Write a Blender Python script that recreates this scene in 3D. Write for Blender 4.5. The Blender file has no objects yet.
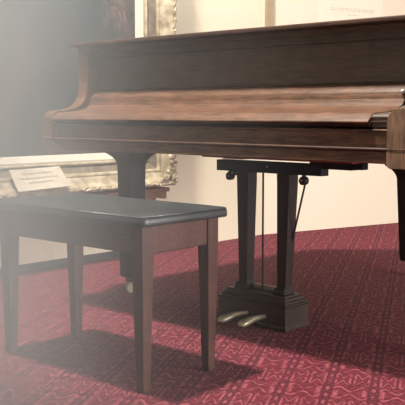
import bpy, bmesh, math, random
from mathutils import Vector, Matrix
random.seed(7)
C = bpy.context.scene.collection
S = bpy.context.scene

# ------------------------------------------------------------------ camera
# world axes: x along the keyboard (left to right), y towards the piano's tail, z up
cam = bpy.data.cameras.new('camera'); co = bpy.data.objects.new('camera', cam); C.objects.link(co)
FPX = 880.0; PITCH = math.atan(90.5 / FPX); A = math.radians(46.5)
cam.sensor_fit = 'HORIZONTAL'; cam.sensor_width = 36; cam.lens = 36 * FPX / 405
co.location = (1.997, -2.385, 0.74)
R_ = Vector((math.sin(A), math.cos(A), 0)); Fh = Vector((-math.cos(A), math.sin(A), 0)); Z = Vector((0, 0, 1))
fw = Fh * math.cos(PITCH) - Z * math.sin(PITCH); up = Fh * math.sin(PITCH) + Z * math.cos(PITCH)
co.rotation_euler = Matrix((R_, up, -fw)).transposed().to_euler()
cam.clip_start = 0.05
cam.dof.use_dof = False
S.camera = co

# ------------------------------------------------------------------ light
AMB_HI, AMB_LO = 0.85, 0.12
w = bpy.data.worlds.new('world'); S.world = w; w.use_nodes = True
bg = w.node_tree.nodes['Background']; bg.inputs[0].default_value = (1.0, 0.955, 0.90, 1)
# ambient light shaped by direction: bright above and behind, dimmed before the keyboard
_n = w.node_tree.nodes; _l = w.node_tree.links
_tc = _n.new('ShaderNodeTexCoord'); _dt = _n.new('ShaderNodeVectorMath'); _dt.operation = 'DOT_PRODUCT'; _dt.inputs[1].default_value = (0.35, -0.88, -0.32)
_mr = _n.new('ShaderNodeMapRange'); _mr.interpolation_type = 'SMOOTHSTEP'
_mr.inputs[1].default_value = -0.35; _mr.inputs[2].default_value = 0.55; _mr.inputs[3].default_value = AMB_HI; _mr.inputs[4].default_value = AMB_LO
_l.new(_tc.outputs['Generated'], _dt.inputs[0]); _l.new(_dt.outputs['Value'], _mr.inputs[0]); _l.new(_mr.outputs[0], bg.inputs[1])

def area(name, loc, target, size, power, color, sy=None):
    l = bpy.data.lights.new(name, 'AREA'); l.size = size; l.energy = power; l.color = color
    if sy: l.shape = 'RECTANGLE'; l.size_y = sy
    o = bpy.data.objects.new(name, l); C.objects.link(o); o.location = loc
    o.rotation_euler = (Vector(target) - Vector(loc)).to_track_quat('-Z', 'Y').to_euler()
    return o
area('ceiling_lamp_light', (-0.4, -1.15, 4.6), (-0.4, -0.3, 0), 0.30, 500, (1.0, 0.93, 0.84))
area('right_fill_light', (4.6, 0.65, 0.95), (-1.3, 0.65, 0.6), 3.6, 250, (1.0, 0.96, 0.90), 1.7)  # added soft fill from the right, for right-facing sides and the left wall
wl = area('veil_fill_light', (-1.30, -3.1, 1.0), (1.4, -1.95, 0.85), 1.3, 440, (0.86, 0.95, 1.0), 1.5)  # added lamp that only brightens the veil volume
wl.data.spread = math.radians(50)

vs = S.view_settings
vs.view_transform = 'Standard'; vs.look = 'None'; vs.exposure = 0.0; vs.gamma = 1.0; vs.use_curve_mapping = False

# ------------------------------------------------------------------ materials
def newmat(name, rough=0.6, spec=0.5, metal=0.0):
    m = bpy.data.materials.new(name); m.use_nodes = True
    b = m.node_tree.nodes['Principled BSDF']
    b.inputs['Roughness'].default_value = rough; b.inputs['Metallic'].default_value = metal
    b.inputs['Specular IOR Level'].default_value = spec
    return m, m.node_tree.nodes, m.node_tree.links, b

def ramp(nd, stops):
    r = nd.new('ShaderNodeValToRGB'); e = r.color_ramp.elements
    while len(e) < len(stops): e.new(0.5)
    for k, (p, c) in enumerate(stops): e[k].position = p; e[k].color = (*c, 1)
    return r

def wood(name, dark, light, scale=(9, 110, 110), rough=0.4, spec=0.5, bump=0.12):
    m, nd, lk, b = newmat(name, rough, spec)
    tc = nd.new('ShaderNodeTexCoord'); mp = nd.new('ShaderNodeMapping'); mp.inputs['Scale'].default_value = scale
    n = nd.new('ShaderNodeTexNoise'); n.inputs['Scale'].default_value = 1.6; n.inputs['Detail'].default_value = 8; n.inputs['Distortion'].default_value = 0.8
    n2 = nd.new('ShaderNodeTexNoise'); n2.inputs['Scale'].default_value = 18; n2.inputs['Detail'].default_value = 5
    lk.new(tc.outputs['Object'], mp.inputs['Vector']); lk.new(mp.outputs[0], n.inputs['Vector']); lk.new(tc.outputs['Object'], n2.inputs['Vector'])
    mx = nd.new('ShaderNodeMath'); mx.operation = 'MULTIPLY_ADD'; mx.inputs[1].default_value = 0.65
    m2 = nd.new('ShaderNodeMath'); m2.operation = 'MULTIPLY'; m2.inputs[1].default_value = 0.35
    lk.new(n2.outputs[0], m2.inputs[0]); lk.new(n.outputs[0], mx.inputs[0]); lk.new(m2.outputs[0], mx.inputs[2])
    r = ramp(nd, [(0.35, dark), (0.65, light)])
    lk.new(mx.outputs[0], r.inputs[0]); lk.new(r.outputs[0], b.inputs['Base Color'])
    bp = nd.new('ShaderNodeBump'); bp.inputs['Strength'].default_value = bump; bp.inputs['Distance'].default_value = 0.002
    lk.new(mx.outputs[0], bp.inputs['Height']); lk.new(bp.outputs[0], b.inputs['Normal'])
    rr = nd.new('ShaderNodeMapRange'); rr.inputs[3].default_value = rough - 0.08; rr.inputs[4].default_value = rough + 0.12
    lk.new(n2.outputs[0], rr.inputs[0]); lk.new(rr.outputs[0], b.inputs['Roughness'])
    return m

def mottled(name, c1, c2, scale=8, rough=0.7, spec=0.4, metal=0, bump=0.2, bscale=None, bdist=0.003):
    m, nd, lk, b = newmat(name, rough, spec, metal)
    tc = nd.new('ShaderNodeTexCoord')
    n = nd.new('ShaderNodeTexNoise'); n.inputs['Scale'].default_value = scale; n.inputs['Detail'].default_value = 6
    lk.new(tc.outputs['Object'], n.inputs['Vector'])
    r = ramp(nd, [(0.3, c1), (0.7, c2)]); lk.new(n.outputs[0], r.inputs[0]); lk.new(r.outputs[0], b.inputs['Base Color'])
    n2 = nd.new('ShaderNodeTexNoise'); n2.inputs['Scale'].default_value = bscale or scale * 6
    lk.new(tc.outputs['Object'], n2.inputs['Vector'])
    bp = nd.new('ShaderNodeBump'); bp.inputs['Strength'].default_value = bump; bp.inputs['Distance'].default_value = bdist
    lk.new(n2.outputs[0], bp.inputs['Height']); lk.new(bp.outputs[0], b.inputs['Normal'])
    return m

M_case = wood('mahogany_case', (0.030, 0.015, 0.011), (0.092, 0.045, 0.028), rough=0.45, spec=0.3)
M_fall = wood('mahogany_fallboard', (0.040, 0.018, 0.010), (0.155, 0.074, 0.039), rough=0.45, spec=0.3)
M_board = wood('dark_mahogany', (0.056, 0.040, 0.030), (0.112, 0.080, 0.060), rough=0.5, spec=0.3)
M_leg = wood('stained_leg_wood', (0.010, 0.007, 0.007), (0.034, 0.015, 0.012), scale=(100, 100, 6), rough=0.45, spec=0.3)
M_stool = wood('stool_mahogany', (0.040, 0.014, 0.010), (0.110, 0.036, 0.024), scale=(9, 100, 100), rough=0.42, spec=.35)
M_stleg = wood('stool_leg_mahogany', (0.036, 0.013, 0.010), (0.100, 0.034, 0.023), scale=(100, 100, 6), rough=0.4, spec=.35)
M_arm = wood('worn_lit_arm_wood', (0.095, 0.055, 0.033), (0.26, 0.15, 0.09), scale=(70, 70, 8), rough=0.42)  # worn wood, with the right arm's brighter lighting put into its colour
M_black = mottled('blackened_metal', (0.012, 0.012, 0.014), (0.022, 0.022, 0.025), rough=0.5)
M_under = mottled('black_underside_wood', (0.010, 0.010, 0.012), (0.020, 0.019, 0.020), rough=0.7)
M_brass = mottled('dull_brass', (0.34, 0.29, 0.20), (0.48, 0.42, 0.31), scale=30, rough=0.4, metal=0.6)
M_steel = mottled('bright_pin', (0.6, 0.6, 0.58), (0.75, 0.75, 0.72), rough=0.3, metal=0.8)
M_leather = mottled('black_leather', (0.016, 0.019, 0.021), (0.030, 0.034, 0.036), scale=12, rough=0.36, spec=0.6, bump=0.35, bscale=260, bdist=0.0008)
M_litedge = mottled('lit_edge_red', (0.25, 0.03, 0.04), (0.32, 0.05, 0.06), rough=0.9)
M_wallL = mottled('cream_wall_paint', (0.74, 0.655, 0.50), (0.79, 0.705, 0.55), scale=1.2, rough=0.85, bump=0.05)
M_wallR = mottled('pinkish_cream_wall_paint', (0.73, 0.64, 0.51), (0.78, 0.69, 0.56), scale=1.2, rough=0.85, bump=0.05)
M_skirt = mottled('dark_skirting_paint', (0.030, 0.026, 0.028), (0.05, 0.042, 0.042), rough=0.5)
M_liner = mottled('cream_liner', (0.48, 0.445, 0.37), (0.56, 0.525, 0.44), scale=5, rough=0.55, bump=0.1)
M_plate = mottled('nameplate_card', (0.42, 0.38, 0.30), (0.50, 0.455, 0.36), scale=10, rough=0.6, bump=0.05)
M_ink = mottled('faded_ink', (0.40, 0.35, 0.28), (0.46, 0.40, 0.32), rough=0.8)
M_inscr = mottled('grey_lettering', (0.20, 0.17, 0.13), (0.25, 0.21, 0.16), rough=0.8)
M_cap = mottled('pale_ink', (0.50, 0.43, 0.34), (0.55, 0.48, 0.38), rough=0.9)
M_base = wood('dark_lyre_base_wood', (0.022, 0.013, 0.010), (0.055, 0.032, 0.024), rough=0.42, spec=0.35)
M_bench = mottled('red_brown_carved_wood', (0.13, 0.045, 0.03), (0.27, 0.11, 0.075), scale=14, rough=0.55, bump=0.5, bscale=40, bdist=0.006)
M_paper = mottled('engraving_paper', (0.70, 0.61, 0.50), (0.74, 0.65, 0.54), scale=3, rough=0.9, bump=0.03)
M_mat = mottled('mount_board', (0.70, 0.575, 0.46), (0.73, 0.60, 0.485), scale=3, rough=0.9, bump=0.03)
M_pframe = mottled('beige_frame_wood', (0.30, 0.22, 0.14), (0.36, 0.27, 0.175), scale=10, rough=0.6)

def gilt():
    m, nd, lk, b = newmat('antique_gilt', 0.42, 0.5, 0.15)
    tc = nd.new('ShaderNodeTexCoord')
    n = nd.new('ShaderNodeTexNoise'); n.inputs['Scale'].default_value = 22; n.inputs['Detail'].default_value = 6
    v = nd.new('ShaderNodeTexVoronoi'); v.inputs['Scale'].default_value = 46
    lk.new(tc.outputs['Object'], n.inputs[0]); lk.new(tc.outputs['Object'], v.inputs[0])
    r = ramp(nd, [(0.28, (0.20, 0.15, 0.09)), (0.5, (0.40, 0.33, 0.22)), (0.72, (0.60, 0.52, 0.37))])
    lk.new(n.outputs[0], r.inputs[0]); lk.new(r.outputs[0], b.inputs['Base Color'])
    bp = nd.new('ShaderNodeBump'); bp.inputs['Strength'].default_value = 0.35; bp.inputs['Distance'].default_value = 0.004
    lk.new(v.outputs[0], bp.inputs['Height']); lk.new(bp.outputs[0], b.inputs['Normal'])
    return m
M_gilt = gilt()
M_cove = mottled('shaded_gilt_hollow', (0.10, 0.075, 0.05), (0.22, 0.17, 0.12), scale=26, rough=0.5, bump=0.4, bscale=60)  # darker gilt paints the shade inside the frame's hollow

def canvas():
    m, nd, lk, b = newmat('old_dark_oil_painting', 0.45, 0.4)
    tc = nd.new('ShaderNodeTexCoord'); mp = nd.new('ShaderNodeMapping'); mp.inputs['Scale'].default_value = (1, 1.0, 0.6)
    lk.new(tc.outputs['Object'], mp.inputs[0])
    n = nd.new('ShaderNodeTexNoise'); n.inputs['Scale'].default_value = 2.6; n.inputs['Detail'].default_value = 5; n.inputs['Distortion'].default_value = 1.6
    lk.new(mp.outputs[0], n.inputs[0])
    r = ramp(nd, [(0.36, (0.026, 0.034, 0.036)), (0.5, (0.045, 0.048, 0.046)), (0.62, (0.085, 0.062, 0.055)), (0.74, (0.15, 0.095, 0.085))])
    lk.new(n.outputs[0], r.inputs[0])
    # a dim mauve draped shape low on the right of the picture
    sb = nd.new('ShaderNodeVectorMath'); sb.operation = 'SUBTRACT'; sb.inputs[1].default_value = (CU_, 0.56, 1.25)
    ml = nd.new('ShaderNodeVectorMath'); ml.operation = 'MULTIPLY'; ml.inputs[1].default_value = (0, 7.0, 4.2)
    le = nd.new('ShaderNodeVectorMath'); le.operation = 'LENGTH'
    mr = nd.new('ShaderNodeMapRange'); mr.inputs[1].default_value = 1.0; mr.inputs[2].default_value = 0.2; mr.inputs[3].default_value = 0; mr.inputs[4].default_value = 1
    n3 = nd.new('ShaderNodeTexNoise'); n3.inputs['Scale'].default_value = 13; n3.inputs['Distortion'].default_value = 2.5
    mu = nd.new('ShaderNodeMath'); mu.operation = 'MULTIPLY'
    rs = nd.new('ShaderNodeMapRange'); rs.inputs[1].default_value = 0.42; rs.inputs[2].default_value = 0.62
    mx = nd.new('ShaderNodeMixRGB'); mx.inputs[2].default_value = (0.17, 0.105, 0.10, 1)
    lk.new(tc.outputs['Object'], sb.inputs[0]); lk.new(sb.outputs[0], ml.inputs[0]); lk.new(ml.outputs[0], le.inputs[0]); lk.new(le.outputs['Value'], mr.inputs[0])
    lk.new(tc.outputs['Object'], n3.inputs[0]); lk.new(n3.outputs[0], rs.inputs[0]); lk.new(rs.outputs[0], mu.inputs[0]); lk.new(mr.outputs[0], mu.inputs[1])
    lk.new(mu.outputs[0], mx.inputs[0]); lk.new(r.outputs[0], mx.inputs[1]); lk.new(mx.outputs[0], b.inputs['Base Color'])
    return m
CU_ = -1.385
M_canvas = canvas()

def carpet():
    m, nd, lk, b = newmat('patterned_red_carpet', 0.95, 0.1)
    b.inputs['Sheen Weight'].default_value = 0.06; b.inputs['Sheen Roughness'].default_value = 0.3; b.inputs['Sheen Tint'].default_value = (1.0, 0.55, 0.55, 1)
    tc = nd.new('ShaderNodeTexCoord'); mp = nd.new('ShaderNodeMapping'); mp.vector_type = 'POINT'
    # chain columns run along ang in world xy
    mp.inputs['Rotation'].default_value = (0, 0, math.radians(-119.7))
    lk.new(tc.outputs['Object'], mp.inputs[0])
    # slight wobble of the weave
    nz = nd.new('ShaderNodeTexNoise'); nz.inputs['Scale'].default_value = 22; lk.new(mp.outputs[0], nz.inputs[0])
    def M(op, a, b_=None, c=None):
        n = nd.new('ShaderNodeMath'); n.operation = op
        for k, x in enumerate((a, b_, c)):
            if x is None: continue
            if isinstance(x, (int, float)): n.inputs[k].default_value = x
            else: lk.new(x, n.inputs[k])
        return n.outputs[0]
    sp = nd.new('ShaderNodeSeparateXYZ'); lk.new(mp.outputs[0], sp.inputs[0])
    wob = M('MULTIPLY', M('SUBTRACT', nz.outputs[0], 0.5), 0.004)
    X = M('ADD', sp.outputs[0], wob)     # along the columns
    Y = M('ADD', sp.outputs[1], wob)     # across
    W = 0.122; H = 0.118                 # column spacing, motif row height
    y = M('DIVIDE', M('ADD', Y, 0.33 + W * 20), W); fy = M('FRACT', y)                     # 0..1 across a column
    row = M('DIVIDE', M('ADD', X, 20 * H), H); fx = M('FRACT', row)
    par = M('GREATER_THAN', M('FRACT', M('MULTIPLY', row, 0.5)), 0.5)
    # dark chain of small links around fy = 0
    dy = M('MINIMUM', fy, M('SUBTRACT', 1.0, fy))
    zig = M('ABSOLUTE', M('SINE', M('MULTIPLY', row, math.pi * 2.0)))
    edge = M('ABSOLUTE', M('SUBTRACT', dy, M('MULTIPLY', zig, 0.07)))
    chain = M('LESS_THAN', edge, 0.026)
    band = M('LESS_THAN', dy, 0.075)
    # outlined hourglass figures, a pair of narrow ones then one wide one
    inner = M('DIVIDE', M('SUBTRACT', fy, 0.08), 0.84)
    rep = M('MULTIPLY', inner, M('SUBTRACT', 2.0, par))
    a = M('ABSOLUTE', M('SUBTRACT', M('FRACT', rep), 0.5))
    fr2 = fx
    c = M('ABSOLUTE', M('SUBTRACT', fr2, 0.5))
    wave = M('MULTIPLY', M('COSINE', M('MULTIPLY', a, math.pi * 3.2)), 0.15)
    prof = M('SUBTRACT', 0.26, wave)
    d1 = M('ABSOLUTE', M('SUBTRACT', c, prof))
    line = M('MULTIPLY', M('LESS_THAN', d1, 0.055), M('LESS_THAN', a, 0.45))
    bar = M('MULTIPLY', M('LESS_THAN', M('ABSOLUTE', M('SUBTRACT', a, 0.37)), 0.06), M('LESS_THAN', c, 0.30))
    light = M('MULTIPLY', M('MAXIMUM', line, bar), M('SUBTRACT', 1.0, band))
    dia = M('LESS_THAN', M('ADD', M('MULTIPLY', dy, 1.0), M('MULTIPLY', M('ABSOLUTE', M('SUBTRACT', M('FRACT', M('MULTIPLY', row, 2.0)), 0.5)), 0.16)), 0.05)
    light = M('MAXIMUM', light, dia)
    wear = nd.new('ShaderNodeTexNoise'); wear.inputs['Scale'].default_value = 38; lk.new(mp.outputs[0], wear.inputs[0])
    light = M('MULTIPLY', light, M('MINIMUM', M('MAXIMUM', M('MULTIPLY_ADD', wear.outputs[0], 5.0, -1.8), 0.0), 1.0))
    # fine weave flecks
    wv = nd.new('ShaderNodeTexNoise'); wv.inputs['Scale'].default_value = 1
    mp2 = nd.new('ShaderNodeMapping'); mp2.inputs['Scale'].default_value = (260, 50, 1); lk.new(mp.outputs[0], mp2.inputs[0]); lk.new(mp2.outputs[0], wv.inputs[0])
    dark_flk = M('GREATER_THAN', wv.outputs[0], 0.52)
    def mix(f, c1, c2):
        n = nd.new('ShaderNodeMixRGB')
        if isinstance(f, float): n.inputs[0].default_value = f
        else: lk.new(f, n.inputs[0])
        for k, x in ((1, c1), (2, c2)):
            if isinstance(x, tuple): n.inputs[k].default_value = (*x, 1)
            else: lk.new(x, n.inputs[k])
        return n.outputs[0]
    base = mix(M('MULTIPLY', dark_flk, 0.8), (0.128, 0.018, 0.028), (0.030, 0.006, 0.010))
    base = mix(M('MULTIPLY', band, 0.05), base, (0.10, 0.02, 0.03))
    dk = M('MAXIMUM', M('LESS_THAN', M('ABSOLUTE', M('SUBTRACT', d1, 0.125)), 0.028), M('MULTIPLY', M('GREATER_THAN', a, 0.47), M('SUBTRACT', 1.0, band)))
    base = mix(M('MULTIPLY', dk, 0.6), base, (0.028, 0.008, 0.013))
    base = mix(M('MULTIPLY', chain, 0.36), base, (0.030, 0.012, 0.018))
    base = mix(M('MULTIPLY', light, 0.62), base, (0.28, 0.075, 0.088))
    lk.new(base, b.inputs['Base Color'])
    bp = nd.new('ShaderNodeBump'); bp.inputs['Strength'].default_value = 0.5; bp.inputs['Distance'].default_value = 0.003
    lk.new(wv.outputs[0], bp.inputs['Height']); lk.new(bp.outputs[0], b.inputs['Normal'])
    return m
M_carpet = carpet()

# ------------------------------------------------------------------ mesh helpers
def obj(name, bm, mat, parent=None, bevel=0, smooth=False, seg=2):
    bmesh.ops.recalc_face_normals(bm, faces=bm.faces)
    if smooth:
        for f in bm.faces: f.smooth = True
    me = bpy.data.meshes.new(name); bm.to_mesh(me); bm.free()
    me.materials.append(mat)
    o = bpy.data.objects.new(name, me); C.objects.link(o)
    if parent: o.parent = parent; o.matrix_parent_inverse = parent_world(parent).inverted()
    if bevel:
        md = o.modifiers.new('bevel', 'BEVEL'); md.width = bevel; md.segments = seg; md.limit_method = 'ANGLE'; md.angle_limit = math.radians(35)
    return o
def parent_world(p):
    m = Matrix.Translation(p.location) @ p.rotation_euler.to_matrix().to_4x4()
    return parent_world(p.parent) @ p.matrix_parent_inverse @ m if p.parent else m
def empty(name, loc, label, cat, group=None):
    o = bpy.data.objects.new(name, None); C.objects.link(o); o.location = loc; o.empty_display_size = 0.1
    o['label'] = label; o['category'] = cat
    if group: o['group'] = group
    return o
def struct(o): o['kind'] = 'structure'; return o

def B(): return bmesh.new()
def box(bm, x0, x1, y0, y1, z0, z1):
    vs_ = [bm.verts.new((x, y, z)) for z in (z0, z1) for x, y in ((x0, y0), (x1, y0), (x1, y1), (x0, y1))]
    for f in ((3, 2, 1, 0), (4, 5, 6, 7), (0, 1, 5, 4), (1, 2, 6, 5), (2, 3, 7, 6), (3, 0, 4, 7)): bm.faces.new([vs_[k] for k in f])
    return bm
def loft(bm, rings, cap=True):
    rs = [[bm.verts.new(p) for p in r] for r in rings]
    n = len(rs[0])
    for a, b in zip(rs, rs[1:]):
        for k in range(n): bm.faces.new((a[k], a[(k + 1) % n], b[(k + 1) % n], b[k]))
    if cap: bm.faces.new(rs[0][::-1]); bm.faces.new(rs[-1])
    return bm
def rect(x0, x1, y0, y1, z): return [(x0, y0, z), (x1, y0, z), (x1, y1, z), (x0, y1, z)]
def prism_x(bm, prof, x0, x1):           # profile of (y, z)
    return loft(bm, [[(x0, y, z) for y, z in prof], [(x1, y, z) for y, z in prof]])
def prism_z(bm, prof, z0, z1):
    return loft(bm, [[(x, y, z0) for x, y in prof], [(x, y, z1) for x, y in prof]])
def tube(bm, p, q, r0, r1=None, n=12):
    p = Vector(p); q = Vector(q); r1 = r0 if r1 is None else r1
    d = (q - p).normalized(); a = d.orthogonal().normalized(); b = d.cross(a)
    ring = lambda c, r: [tuple(c + a * (r * math.cos(t)) + b * (r * math.sin(t))) for t in (2 * math.pi * k / n for k in range(n))]
    return loft(bm, [ring(p, r0), ring(q, r1)])
def lathe(bm, prof, c, n=24, axis='z'):    # prof (r, h)
    rings = []
    for r, h in prof:
        ring = []
        for k in range(n):
            t = 2 * math.pi * k / n; x, y = max(r, 1e-4) * math.cos(t), max(r, 1e-4) * math.sin(t)
            ring.append((c[0] + x, c[1] + y, c[2] + h) if axis == 'z' else ((c[0] + x, c[1] + h, c[2] + y) if axis == 'y' else (c[0] + h, c[1] + x, c[2] + y)))
        rings.append(ring)
    return loft(bm, rings)
def sphere(bm, c, r, n=10):
    prof = [(r * math.sin(math.pi * k / n), -r * math.cos(math.pi * k / n)) for k in range(n + 1)]
    return lathe(bm, prof, c, 14)

# ------------------------------------------------------------------ the room
CU, CV = -1.385, 1.70                       # corner of the two walls
rd = Vector((0.30, 1.10)).normalized()      # direction of the far wall
WR = 6.0
end = (CU + rd.x * WR, CV + rd.y * WR)
floor_pts = [(CU, -4.5), (5.5, -4.5), (5.5, end[1]), end, (CU, CV)]
struct(obj('floor', prism_z(B(), floor_pts, -0.03, 0.0), M_carpet))
struct(obj('wall_left', box(B(), CU - 0.1, CU, -4.5, CV, 0, 3.2), M_wallL))
nrm = Vector((-rd.y, rd.x))
q = [(CU, CV), end, (end[0] + nrm.x * 0.1, end[1] + nrm.y * 0.1), (CU + nrm.x * 0.1, CV + nrm.y * 0.1)]
struct(obj('wall_back', prism_z(B(), q, 0, 3.2), M_wallR))
struct(obj('baseboard_left', prism_x(B(), [(0, 0), (0, 0.038), (0, 0.038), (0, 0)][:0] or [(-4.5, 0), (0.95, 0), (0.55, 0.036), (-4.5, 0.042)], CU, CU + 0.005), M_skirt))

# ------------------------------------------------------------------ grand piano
P = empty('grand_piano', (0, 0.3, 0), 'brown mahogany grand piano with closed lid and fallboard, standing on the red carpet', 'piano')
XL, XR = -0.74, 0.83
def outline(inset=0.0, n=18):
    pts = [(XL + inset, -0.165)]
    # rounded tail then the bent side
    tl = [(XL + inset, 0.72), (-0.705 + inset, 0.86 - inset * .3), (-0.58 + inset * .7, 1.01 - inset * .7), (-0.40 + inset * .7, 1.17 - inset * .7), (-0.22 + inset * .3, 1.27 - inset), (-0.03, 1.30 - inset), (0.13 - inset * .7, 1.24 - inset * .7), (0.27 - inset, 1.05), (0.38 - inset, .85), (0.55 - inset, .62), (0.70 - inset, .45), (0.79 - inset, .30), (XR - inset, .14), (XR - inset, -0.165)]
    out = [pts[0]]
    P_ = tl
    for i in range(len(P_) - 1):
        p0 = P_[max(i - 1, 0)]; p1 = P_[i]; p2 = P_[i + 1]; p3 = P_[min(i + 2, len(P_) - 1)]
        for k in range(5):
            t = k / 5
            f = lambda a, b, c, d: 0.5 * (2 * b + (c - a) * t + (2 * a - 5 * b + 4 * c - d) * t * t + (3 * b - a - 3 * c + d) * t ** 3)
            out.append((f(p0[0], p1[0], p2[0], p3[0]), f(p0[1], p1[1], p2[1], p3[1])))
    out.append(P_[-1])
    return out
bm = B(); o1 = outline(0); o2 = outline(0.045)
n = len(o1)
for z0, z1 in ((0.60, 0.985),):
    va = [[bm.verts.new((*p, z)) for p in o] for o in (o1, o2) for z in (z0, z1)]
    for k in range(n - 1):
        bm.faces.new((va[0][k], va[0][k + 1], va[1][k + 1], va[1][k])); bm.faces.new((va[2][k + 1], va[2][k], va[3][k], va[3][k + 1]))
        bm.faces.new((va[1][k], va[1][k + 1], va[3][k + 1], va[3][k])); bm.faces.new((va[0][k + 1], va[0][k], va[2][k], va[2][k + 1]))
    for k in (0, n - 1): bm.faces.new((va[0][k], va[1][k], va[3][k], va[2][k]))
obj('case_rim', bm, M_case, P)
obj('soundboard', prism_z(B(), outline(0.046), 0.63, 0.645), M_under, P)
# lid with front edge overhanging
lid = [(x + (0 if x < -0.6 else .02), y + .012) for x, y in outline(-0.012)]
lid[0] = (XL - 0.012, -0.240); lid[-1] = (XR + 0.05, -0.240)
lid[1] = (XL - 0.012, lid[1][1])
obj('lid', prism_z(B(), lid, 0.989, 1.004), M_case, P, bevel=0.004)
# arms: post down from the lid, sweeping out to the front of the keyboard
def arm(x0, x1, round_side, front=-0.395):
    zb = 0.602 if round_side > 0 else 0.634
    prof = [(-0.15, zb), (front + .004, zb), (front, zb + .003)]
    prof += [(front, 0.640), (front - .004, 0.642), (front - .004, 0.645), (front + .002, 0.648)]
    prof += [(front + .002, 0.712)]
    for k in range(1, 7):
        t = k / 6 * math.pi / 2; prof.append((front + .002 + 0.034 * (1 - math.cos(t)), 0.712 + 0.033 * math.sin(t)))
    for y, z in ((-0.34, .7455), (-0.32, .748), (-0.29, .753), (-0.267, .762), (-0.247, .776), (-0.234, .795), (-0.227, .82), (-0.223, .85)): prof.append((y, z))
    prof += [(-0.223, 0.989), (-0.15, 0.989)]
    bm = prism_x(B(), prof, x0, x1)
    return bm
obj('arm', arm(XL + .024, XL + .079, -1), M_fall, P, bevel=0.007, seg=3)
# right arm: thicker, its front standing proud with a rounded inner shoulder
def arm_right(x0, x1, y0):
    bm = arm(x0 + .02, x1 - .004, 1)
    sh = []
    r = 0.036; rb = 0.012
    for k in range(8):
        t = math.pi - k / 7 * math.pi / 2; sh.append((x0 + r + r * math.cos(t), 0.714 + r * math.sin(t)))
    for k in range(8):
        t = math.pi / 2 - k / 7 * math.pi / 2; sh.append((x1 - r + r * math.cos(t) , 0.714 + r * math.sin(t)))
    for k in range(5):
        t = -k / 4 * math.pi / 2; sh.append((x1 - rb + rb * math.cos(t), 0.606 + rb * (math.sin(t))))
    for k in range(5):
        t = -math.pi / 2 - k / 4 * math.pi / 2; sh.append((x0 + rb + rb * math.cos(t), 0.606 + rb * math.sin(t)))
    loft(bm, [[(x, y0, z) for x, z in sh], [(x, y0 + .10, z) for x, z in sh]])
    return bm
AR = obj('arm', arm_right(0.778, 0.868, -0.412), M_arm, P, bevel=0.003, seg=2)
AR['label'] = 'right arm, worn, and coloured paler for the brighter light on it'
obj('arm_moulding', box(B(), 0.7775, 0.8685, -0.4135, -0.33, 0.6415, 0.6455), M_fall, AR, bevel=0.001)
# key bed and slip
X0, X1 = XL + .080, 0.780
kb = obj('key_bed', loft(B(), [[(-0.60, y, 0.604), (X1, y, 0.604), (X1, y, 0.6365), (-0.66, y, 0.6365), (-0.66, y, 0.63)] for y in (-0.385, -0.10)]), M_fall, P, bevel=0.002)
obj('key_bed_moulding', prism_x(B(), [(-0.10, 0.636), (-0.385, 0.636), (-0.391, 0.639), (-0.391, 0.644), (-0.386, 0.6465), (-0.10, 0.6465)], X0, X1), M_case, P, bevel=0.0015)
obj('key_slip', prism_x(B(), [(-0.15, 0.6465), (-0.384, 0.6465), (-0.384, 0.688), (-0.387, 0.6895), (-0.387, 0.693), (-0.383, 0.695), (-0.15, 0.695)], X0, X1), M_fall, P, bevel=0.001)
# fallboard: ogee section
of = [(-0.17, 0.699), (-0.370, 0.699), (-0.376, 0.703), (-0.393, 0.7085), (-0.399, 0.712), (-0.399, 0.7150), (-0.392, 0.7225), (-0.382, 0.730), (-0.372, 0.7365), (-0.362, 0.7388), (-0.34, 0.7392), (-0.31, 0.7415), (-0.275, 0.7455), (-0.250, 0.7505), (-0.233, 0.757), (-0.222, 0.766), (-0.2155, 0.777), (-0.2125, 0.787), (-0.2085, 0.796), (-0.200, 0.8055), (-0.190, 0.8145), (-0.182, 0.8205), (-0.17, 0.823)]
F = obj('fallboard', prism_x(B(), of, X0 + .002, 0.712), M_fall, P, smooth=False)
md = F.modifiers.new('bevel', 'BEVEL'); md.width = 0.0015; md.segments = 2; md.angle_limit = math.radians(25)
# end block between fallboard and arm
obj('key_block', prism_x(B(), [(-0.17, 0.6955), (-0.376, 0.6955), (-0.380, 0.700), (-0.384, 0.728), (-0.376, 0.7345), (-0.34, 0.737), (-0.27, 0.742), (-0.23, 0.757), (-0.17, 0.765)], 0.7135, 0.779), M_board, P, bevel=0.0015)
bm = B(); tube(bm, (0.7125, -0.390, 0.702), (0.7125, -0.384, 0.730), 0.0012, n=8); tube(bm, (0.7125, -0.388, 0.734), (0.779, -0.386, 0.7365), 0.0010, n=8); tube(bm, (0.7125, -0.386, 0.715), (0.776, -0.385, 0.7165), 0.0008, n=8)
obj('edge_highlight_strip', bm, M_arm, P)  # thin pale tubes standing in for highlights on the seam and block edges
bm = B(); sphere(bm, (0.705, -0.215, 0.797), 0.0065)
obj('fallboard_pin', bm, M_steel, F)
# name board / music desk: upright panel with a rail above a groove
obj('name_board', prism_x(B(), [(-0.13, 0.823), (-0.170, 0.823), (-0.172, 0.830), (-0.169, 0.833), (-0.169, 0.945), (-0.166, 0.9455), (-0.166, 0.9495), (-0.172, 0.950), (-0.172, 0.972), (-0.178, 0.975), (-0.186, 0.9885), (-0.13, 0.9885)], XL + .047, XR - .047), M_board, P, bevel=0.001)
bm = B(); box(bm, XL + .080, XR - .03, -0.1695, -0.13, 0.7655, 0.823)
obj('board_below', bm, M_board, P)
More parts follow.
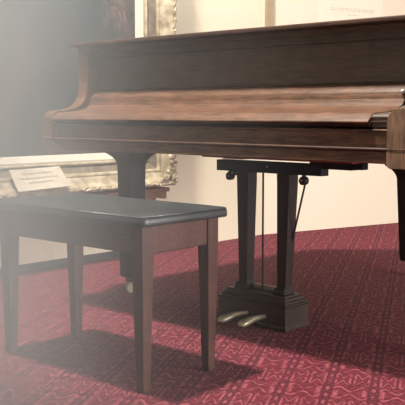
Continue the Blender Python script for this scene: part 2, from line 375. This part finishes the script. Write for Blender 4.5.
# black beams under the case
bm = B(); box(bm, -0.164, 0.300, -0.034, 0.010, 0.530, 0.569); LT = obj('lyre_beam', bm, M_under, P, bevel=0.002)
bm = B(); box(bm, 0.25, 0.418, -0.03, 0.005, 0.554, 0.60); box(bm, 0.41, 0.456, -0.03, 0.005, 0.557, 0.6)
obj('trap_lever_cover', bm, M_under, P, bevel=0.002)
bm = B(); box(bm, -0.30, -0.20, 0.15, 1.12, 0.56, 0.629); obj('cross_beam', bm, M_under, P)
bm = B(); box(bm, -0.05, 0.55, -0.23, -0.19, 0.5895, 0.6035); obj('underside_lit_edge', bm, M_litedge, P)  # red strip added to paint the lit lower edge under the key bed
bm = B(); sphere(bm, (0.074, -0.035, 0.553), 0.0035); obj('screw_head', bm, M_steel, LT)

def piano_leg(cx, cy, ztop, zflare, wt=0.041, wb=0.036, fl=0.062):
    rings = []
    def rr(h, z): return rect(cx - h, cx + h, cy - h, cy + h, z)
    rings.append(rr(wb - .004, 0.068)); rings.append(rr(wb, 0.074))
    rings.append(rr(wt, zflare - 0.075))
    for k in range(1, 8):
        t = k / 7; rings.append(rr(wt + fl * (t ** 2.6) * .75, zflare - 0.075 + t * 0.075))
    rings.append(rr(wt + fl * .80, zflare + .001)); rings.append(rr(wt + fl * .80, ztop))
    leg = obj('leg', loft(B(), rings), M_leg, P, bevel=0.002)
    bm = B(); box(bm, cx - .02, cx + .02, cy - .02, cy + .02, 0.050, 0.069)
    fer = obj('ferrule', bm, M_stool, leg, bevel=0.002)
    bm = B(); lathe(bm, [(0.006, -.008), (0.019, -.008), (0.0225, -.005), (0.0225, .005), (0.019, .008), (0.006, .008)], (cx - .006, cy - .008, 0.0235), axis='x')
    box(bm, cx - .014, cx + .004, cy + .002, cy + .010, 0.03, 0.051)
    obj('caster', bm, M_brass, leg)
    return leg
piano_leg(-0.663, 0.0, 0.602, 0.592, fl=.085)
piano_leg(0.722, 0.0, 0.602, 0.585)
piano_leg(-0.033, 1.135, 0.629, 0.50, wt=.054, wb=.040, fl=.05)

# lyre
L = obj('lyre', loft(B(), [rect(-.112, .202, -.088, .052, .0015), rect(-.112, .202, -.088, .052, .012), rect(-.107, .197, -.083, .047, .016), rect(-.107, .197, -.083, .047, .080), rect(-.110, .200, -.086, .050, .083), rect(-.110, .200, -.086, .050, .088)]), M_base, P, bevel=0.0015)
obj('lyre_step', loft(B(), [rect(-.100, .192, -.076, .042, .088), rect(-.100, .192, -.076, .042, .095), rect(-.092, .184, -.068, .034, .099), rect(-.092, .184, -.068, .034, .106), rect(-.084, .176, -.062, .028, .110), rect(-.084, .176, -.062, .028, .115)]), M_base, L, bevel=0.0015)
for sx, x0t, x1t, x0b, x1b in ((-1, -.066, -.013, -.054, -.016), (1, .116, .170, .120, .158)):
    rings = [rect(x0b - .008, x1b + .008, -.050, .010, .1155), rect(x0b - .008, x1b + .008, -.050, .010, .122), rect(x0b - .004, x1b + .004, -.046, .004, .126), rect(x0b - .004, x1b + .004, -.046, .004, .134), rect(x0b, x1b, -.034, 0.004, .139), rect(x0t, x1t, -.034, .016, .50), rect(x0t, x1t, -.036, .016, .5295)]
    obj('lyre_post', loft(B(), rings), M_leg, L, bevel=0.002)
bm = B(); tube(bm, (0.051, -.028, .1155), (0.051, -.028, .53), .0035, n=10); obj('pedal_rod', bm, M_black, L)
bm = B(); box(bm, -.010, .106, -.010, -.002, .1155, .131); obj('pale_plate', bm, M_brass, L, bevel=.001)  # pale flat strip between the post feet
for px, dx in ((0.030, -.026), (0.108, -.012)):
    rings = []
    for y, hw, z0, z1 in ((-.075, .009, .034, .048), (-.105, .010, .035, .050), (-.135, .013, .034, .050), (-.155, .018, .030, .0465), (-.175, .021, .026, .042), (-.19, .020, .023, .038), (-.199, .014, .0235, .034), (-.203, .006, .025, .031)):
        c_ = px + dx * (-.075 - y) / .128
        rings.append([(c_ - hw * .75, y, (z0 + z1) / 2), (c_ - hw * .7, y, z0), (c_ + hw * .7, y, z0), (c_ + hw * .75, y, (z0 + z1) / 2), (c_ + hw * .7, y, z1), (c_ - hw * .7, y, z1)])
    obj('pedal', loft(B(), rings), M_brass, L, smooth=True)
for px, s in ((-0.100, -1), (0.228, 1)):
    bm = B(); lathe(bm, [(.002, -.012), (.012, -.012), (.0145, -.009), (.0145, .009), (.012, .012), (.002, .012)], (px, -.03, .512), axis='y')
    if s < 0: lathe(bm, [(.002, -.010), (.009, -.010), (.009, .010), (.002, .010)], (px + .018, -.03, .523), axis='y')
    box(bm, px - .004, px + .004, -.036, -.024, .512, .53)
    k = obj('brace_knob', bm, M_black, LT)
    bm = B(); sphere(bm, (px, -.0435, .513), .003); 
    if s < 0: sphere(bm, (px + .019, -.042, .524), .0028)
    obj('pin', bm, M_steel, LT)
    if s > 0: bm = B(); tube(bm, (px, -.020, .508), (.108, .010, .13), .0035, n=8); obj('brace_rod', bm, M_black, L)

# ------------------------------------------------------------------ stool
T = empty('piano_stool', (0.022, -0.721, 0), 'mahogany piano bench with black leather seat and tapered square legs, in front of the piano', 'piano stool')
sx0, sx1, sy0, sy1 = -0.290, 0.334, -0.871, -0.571
ah = 0.445
bm = B(); i = .006
for a in ((sx0 + .04, sx1 - .04, sy0 + i, sy0 + i + .02), (sx0 + .04, sx1 - .04, sy1 - i - .02, sy1 - i), (sx0 + i, sx0 + i + .02, sy0 + .04, sy1 - .04), (sx1 - i - .02, sx1 - i, sy0 + .04, sy1 - .04)):
    box(bm, *a, 0.370, ah)
obj('apron', bm, M_stool, T, bevel=.002)
for ex, ey in ((-1, -1), (1, -1), (1, 1), (-1, 1)):
    X = sx0 if ex < 0 else sx1; Y = sy0 if ey < 0 else sy1
    def lr(wd, off, z):
        xa, xb = sorted((X - ex * off, X - ex * (off + wd))); ya, yb = sorted((Y - ey * off, Y - ey * (off + wd)))
        return rect(xa, xb, ya, yb, z)
    obj('leg', loft(B(), [lr(.024, .008, 0.0008), lr(.027, .007, .01), lr(.042, .0, .36), lr(.042, 0, ah)]), M_stleg, T, bevel=.002)
# padded seat: superellipse rings, domed
def sring(g, z, r=0.035):
    x0, x1, y0, y1 = sx0 - .026 + g, sx1 + .024 - g, sy0 - .022 + g, sy1 + .024 - g
    r = max(r - g * .4, .004); out = []
    for cx, cy, a0 in ((x1 - r, y0 + r, -90), (x1 - r, y1 - r, 0), (x0 + r, y1 - r, 90), (x0 + r, y0 + r, 180)):
        for k in range(6):
            t = math.radians(a0 + 90 * k / 5); out.append((cx + r * math.cos(t), cy + r * math.sin(t), z))
    return out
rings = [sring(.012, .4455, .02), sring(.002, .447, .022), sring(0, .452, .022), sring(.001, .466, .022), sring(.004, .4705, .022)]
for g, z in ((.012, .4735), (.03, .477), (.055, .4805), (.085, .483), (.12, .4845), (.15, .485)): rings.append(sring(g, z, .03))
seat = obj('seat_cushion', loft(B(), rings), M_leather, T, smooth=True)
bm = B(); pts = sring(.0035, .4708, .022); npt = len(pts)
for a, b in zip(pts, pts[1:] + pts[:1]): tube(bm, a, b, .0022, n=6)
obj('piping', bm, M_leather, seat, smooth=True)
T.rotation_euler = (0, 0, math.radians(1.6))

# ------------------------------------------------------------------ gilt framed painting, resting on a low carved bench
G = empty('framed_painting', (CU, -0.3, 0.364), 'large dark oil painting in wide ornate gilt frame with nameplate, behind the piano', 'painting')
fy0, fy1, fz0, fz1 = -1.55, 0.668, 0.538, 2.35    # sight opening
def sweep(prof):          # prof: (outward distance, height off wall), closed
    bm = B(); rings = []
    for sy, sz in ((-1, -1), (1, -1), (1, 1), (-1, 1)):
        cy = fy0 if sy < 0 else fy1; cz = fz0 if sz < 0 else fz1
        rings.append([bm.verts.new((CU + h, cy + sy * w_, cz + sz * w_)) for w_, h in prof])
    m_ = len(prof)
    for a in range(4):
        ra, rb = rings[a], rings[(a + 1) % 4]
        for k in range(m_): bm.faces.new((ra[k], ra[(k + 1) % m_], rb[(k + 1) % m_], rb[k]))
    return bm
obj('canvas', box(B(), CU + .002, CU + .012, fy0 - .01, fy1 + .01, fz0 - .01, fz1 + .01), M_canvas, G)
obj('liner', sweep([(0, .004), (0, .016), (.030, .040), (.036, .040), (.036, .004)]), M_liner, G, bevel=.001)
fr = obj('frame', sweep([(.0365, .002), (.0365, .046), (.041, .052), (.047, .054), (.052, .050), (.053, .040), (.088, .040), (.089, .076), (.094, .083), (.102, .085), (.108, .084), (.135, .100), (.140, .108), (.148, .124), (.156, .130), (.170, .128), (.178, .116), (.178, .002)]), M_gilt, G, smooth=False)
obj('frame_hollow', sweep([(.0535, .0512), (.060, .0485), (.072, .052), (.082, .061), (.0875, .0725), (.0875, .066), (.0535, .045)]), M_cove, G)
# carved leafy outer edge: lumps along bottom and right members
bm = B()
def lump(y, z, ry, rz, rx):
    c = (CU + .128, y, z); n0 = len(bm.verts)
    prof = [(math.sin(math.pi * k / 7), -math.cos(math.pi * k / 7)) for k in range(8)]
    rs = []
    for r, h in prof:
        rs.append([(c[0] + rx * h, c[1] + ry * max(r, .02) * math.cos(t), c[2] + rz * max(r, .02) * math.sin(t)) for t in (2 * math.pi * k / 9 for k in range(9))])
    loft(bm, rs)
y = -0.9
while y < fy1 + .16:
    lump(y, fz0 - .166 + random.uniform(-.003, .003), random.uniform(.012, .02), random.uniform(.007, .011), random.uniform(.005, .009)); y += random.uniform(.010, .017)
z_ = fz0 - .15
while z_ < 1.7:
    lump(fy1 + .170 + random.uniform(-.006, .004), z_, random.uniform(.008, .013), random.uniform(.008, .022), random.uniform(.003, .006)); z_ += random.uniform(.008, .016)
for dy, dz, s in ((.12, -.10, 1.6), (.10, -.135, 1.3), (.145, -.06, 1.5), (.155, -.145, 1.5), (.07, -.15, 1.2), (.13, -.03, 1.1)):
    lump(fy1 + dy + .012, fz0 + dz, .020 * s, .018 * s, .007)
obj('carved_edge', bm, M_gilt, fr, smooth=True)
tx = bpy.data.textures.new('foliage', 'CLOUDS'); tx.noise_scale = 0.018
ce = fr.children[0]; md = ce.modifiers.new('sub', 'SUBSURF'); md.levels = md.render_levels = 1
md = ce.modifiers.new('relief', 'DISPLACE'); md.texture = tx; md.strength = 0.018; md.mid_level = 0.5
# nameplate leaning out at its foot
def quad_plate(pts, th, name, mat, parent):
    a, b_, c, d = [Vector(p) for p in pts]; nn = (b_ - a).cross(d - a).normalized() * th
    return obj(name, loft(B(), [[tuple(p) for p in (a, b_, c, d)], [tuple(p + nn) for p in (a, b_, c, d)]]), mat, parent, bevel=.001)
pu0, pu1 = CU + .088, CU + .150
pts = [(pu1, -0.152, .389), (pu1, 0.135, .398), (pu0, 0.118, .488), (pu0, -0.160, .482)]
pl = quad_plate(pts, .004, 'nameplate', M_plate, G)
bm = B()
def onplate(s, t):
    a, b_, c, d = [Vector(p) for p in pts]; p = (a + (b_ - a) * s) * (1 - t) + (d + (c - d) * s) * t
    return p + (b_ - a).cross(d - a).normalized() * .0046
for t, s0, s1 in ((.76, .22, .80), (.54, .12, .88), (.34, .25, .72)):
    s = s0
    while s < s1:
        e = min(s + random.uniform(.03, .09), s1)
        a, b_, c, d = onplate(s, t - .03), onplate(e, t - .03), onplate(e, t + .03), onplate(s, t + .03)
        bm.faces.new([bm.verts.new(p) for p in (a, b_, c, d)]); s = e + .022
obj('inscription', bm, M_inscr, pl)

Bn = empty('carved_bench', (-1.31, -0.3, 0), 'low reddish-brown carved wooden bench under the gilt frame, mostly hidden behind the black stool', 'bench')
BX0, BX1 = CU + .016, CU + .112
obj('top', box(B(), BX0, BX1, -1.45, 0.815, .328, .349), M_bench, Bn, bevel=.004)
# scalloped apron
prof = [(-1.42, .3275), (-1.42, .29)]
y = -1.42
while y < .79:
    y += .02; prof.append((min(y, .795), .306 - .014 * abs(math.sin(y * 22))))
prof += [(.795, .3275)]
obj('apron', prism_x(B(), prof, BX1 - .022, BX1 - .006), M_bench, Bn)
for yy in (-1.36, .745):
    for xx in (BX0 + .030, ):
        bm = B(); lathe(bm, [(.012, .0005), (.020, .01), (.024, .03), (.014, .05), (.018, .08), (.028, .14), (.030, .19), (.020, .225), (.026, .235), (.026, .25), (.020, .26), (.024, .275), (.024, .3275)], (xx, yy, 0))
        obj('leg', bm, M_bench, Bn, smooth=True)

# ------------------------------------------------------------------ framed engraving on the back wall
E_ = empty('framed_engraving', (CU, CV, 1.1), 'pale engraving with printed caption in thin beige frame, hanging above the piano lid', 'picture')
off = -nrm  # towards the room
def wp(s, d, z): return (CU + rd.x * s + off.x * d, CV + rd.y * s + off.y * d, z)
def wbox(bm, s0, s1, d0, d1, z0, z1):
    return loft(bm, [[wp(s0, d0, z0), wp(s1, d0, z0), wp(s1, d1, z0), wp(s0, d1, z0)], [wp(s0, d0, z1), wp(s1, d0, z1), wp(s1, d1, z1), wp(s0, d1, z1)]])
s0, s1, z0, z1 = 0.012, 1.52, 1.12, 2.2
obj('backboard', wbox(B(), s0 + .01, s1 - .01, .002, .008, z0 + .01, z1 - .01), M_mat, E_)
bm = B()
wbox(bm, s0, s0 + .046, .002, .026, z0, z1); wbox(bm, s1 - .046, s1, .002, .026, z0, z1); wbox(bm, s0 + .046, s1 - .046, .002, .026, z0, z0 + .046); wbox(bm, s0 + .046, s1 - .046, .002, .026, z1 - .046, z1)
obj('frame', bm, M_pframe, E_)
pp = obj('paper', wbox(B(), .405, .935, .0082, .0092, 1.26, 2.0), M_paper, E_)
for zc, a, b_ in ((1.384, .505, .86), (1.372, .505, .86), (1.346, .64, .73)):
    bm = B(); s = a
    while s < b_:
        e = min(s + random.uniform(.012, .04), b_); wbox(bm, s, e, .0093, .0097, zc - .0025, zc + .0025); s = e + .008
    obj('caption_line', bm, M_cap, pp)

# ------------------------------------------------------------------ scattering volume added in place of a light-leak veil on the left
def leak_veil():
    c = Vector((.0, -2.05, .87)); R = 1.25; c2 = Vector((.2, -2.0, .87))
    bm = B(); box(bm, -1.22, c.x + 1.45, c.y - 1.25, c.y + 1.3, 0.003, 2.95)
    m = bpy.data.materials.new('leak_veil_volume'); m.use_nodes = True; nd = m.node_tree.nodes; lk = m.node_tree.links; nd.clear()
    out = nd.new('ShaderNodeOutputMaterial'); vol = nd.new('ShaderNodeVolumeScatter'); vol.inputs['Color'].default_value = (.91, .97, 1.0, 1); vol.inputs['Anisotropy'].default_value = 0.0
    geo = nd.new('ShaderNodeNewGeometry')
    sub = nd.new('ShaderNodeVectorMath'); sub.operation = 'SUBTRACT'; sub.inputs[1].default_value = c
    mul = nd.new('ShaderNodeVectorMath'); mul.operation = 'MULTIPLY'; mul.inputs[1].default_value = (1 / R, 1 / R, .40 / R)
    ln = nd.new('ShaderNodeVectorMath'); ln.operation = 'LENGTH'
    a = nd.new('ShaderNodeMath'); a.operation = 'SUBTRACT'; a.inputs[0].default_value = 1.0; a.use_clamp = True
    p_ = nd.new('ShaderNodeMath'); p_.operation = 'POWER'; p_.inputs[1].default_value = 2.4
    k = nd.new('ShaderNodeMath'); k.operation = 'MULTIPLY'; k.inputs[1].default_value = VEIL_DENSITY
    lk.new(geo.outputs['Position'], sub.inputs[0]); lk.new(sub.outputs[0], mul.inputs[0]); lk.new(mul.outputs[0], ln.inputs[0])
    lk.new(ln.outputs['Value'], a.inputs[1]); lk.new(a.outputs[0], p_.inputs[0]); lk.new(p_.outputs[0], k.inputs[0])
    sub2 = nd.new('ShaderNodeVectorMath'); sub2.operation = 'SUBTRACT'; sub2.inputs[1].default_value = c2
    mul2 = nd.new('ShaderNodeVectorMath'); mul2.operation = 'MULTIPLY'; mul2.inputs[1].default_value = (1 / R, 1 / R, .40 / R)
    ln2 = nd.new('ShaderNodeVectorMath'); ln2.operation = 'LENGTH'
    a2 = nd.new('ShaderNodeMath'); a2.operation = 'SUBTRACT'; a2.inputs[0].default_value = 1.0; a2.use_clamp = True
    k2 = nd.new('ShaderNodeMath'); k2.operation = 'MULTIPLY_ADD'; k2.inputs[1].default_value = VEIL_DENSITY * .02
    lk.new(geo.outputs['Position'], sub2.inputs[0]); lk.new(sub2.outputs[0], mul2.inputs[0]); lk.new(mul2.outputs[0], ln2.inputs[0])
    lk.new(ln2.outputs['Value'], a2.inputs[1]); lk.new(a2.outputs[0], k2.inputs[0]); lk.new(k.outputs[0], k2.inputs[2])
    lk.new(k2.outputs[0], vol.inputs['Density']); lk.new(vol.outputs[0], out.inputs['Volume'])
    o = obj('leak_veil', bm, m); o['kind'] = 'stuff'; o['label'] = 'added pale volume standing in for a light-leak veil over the left side of the stool'; o['category'] = 'leak_veil'
    return o
VEIL_DENSITY = 12.5
leak_veil()
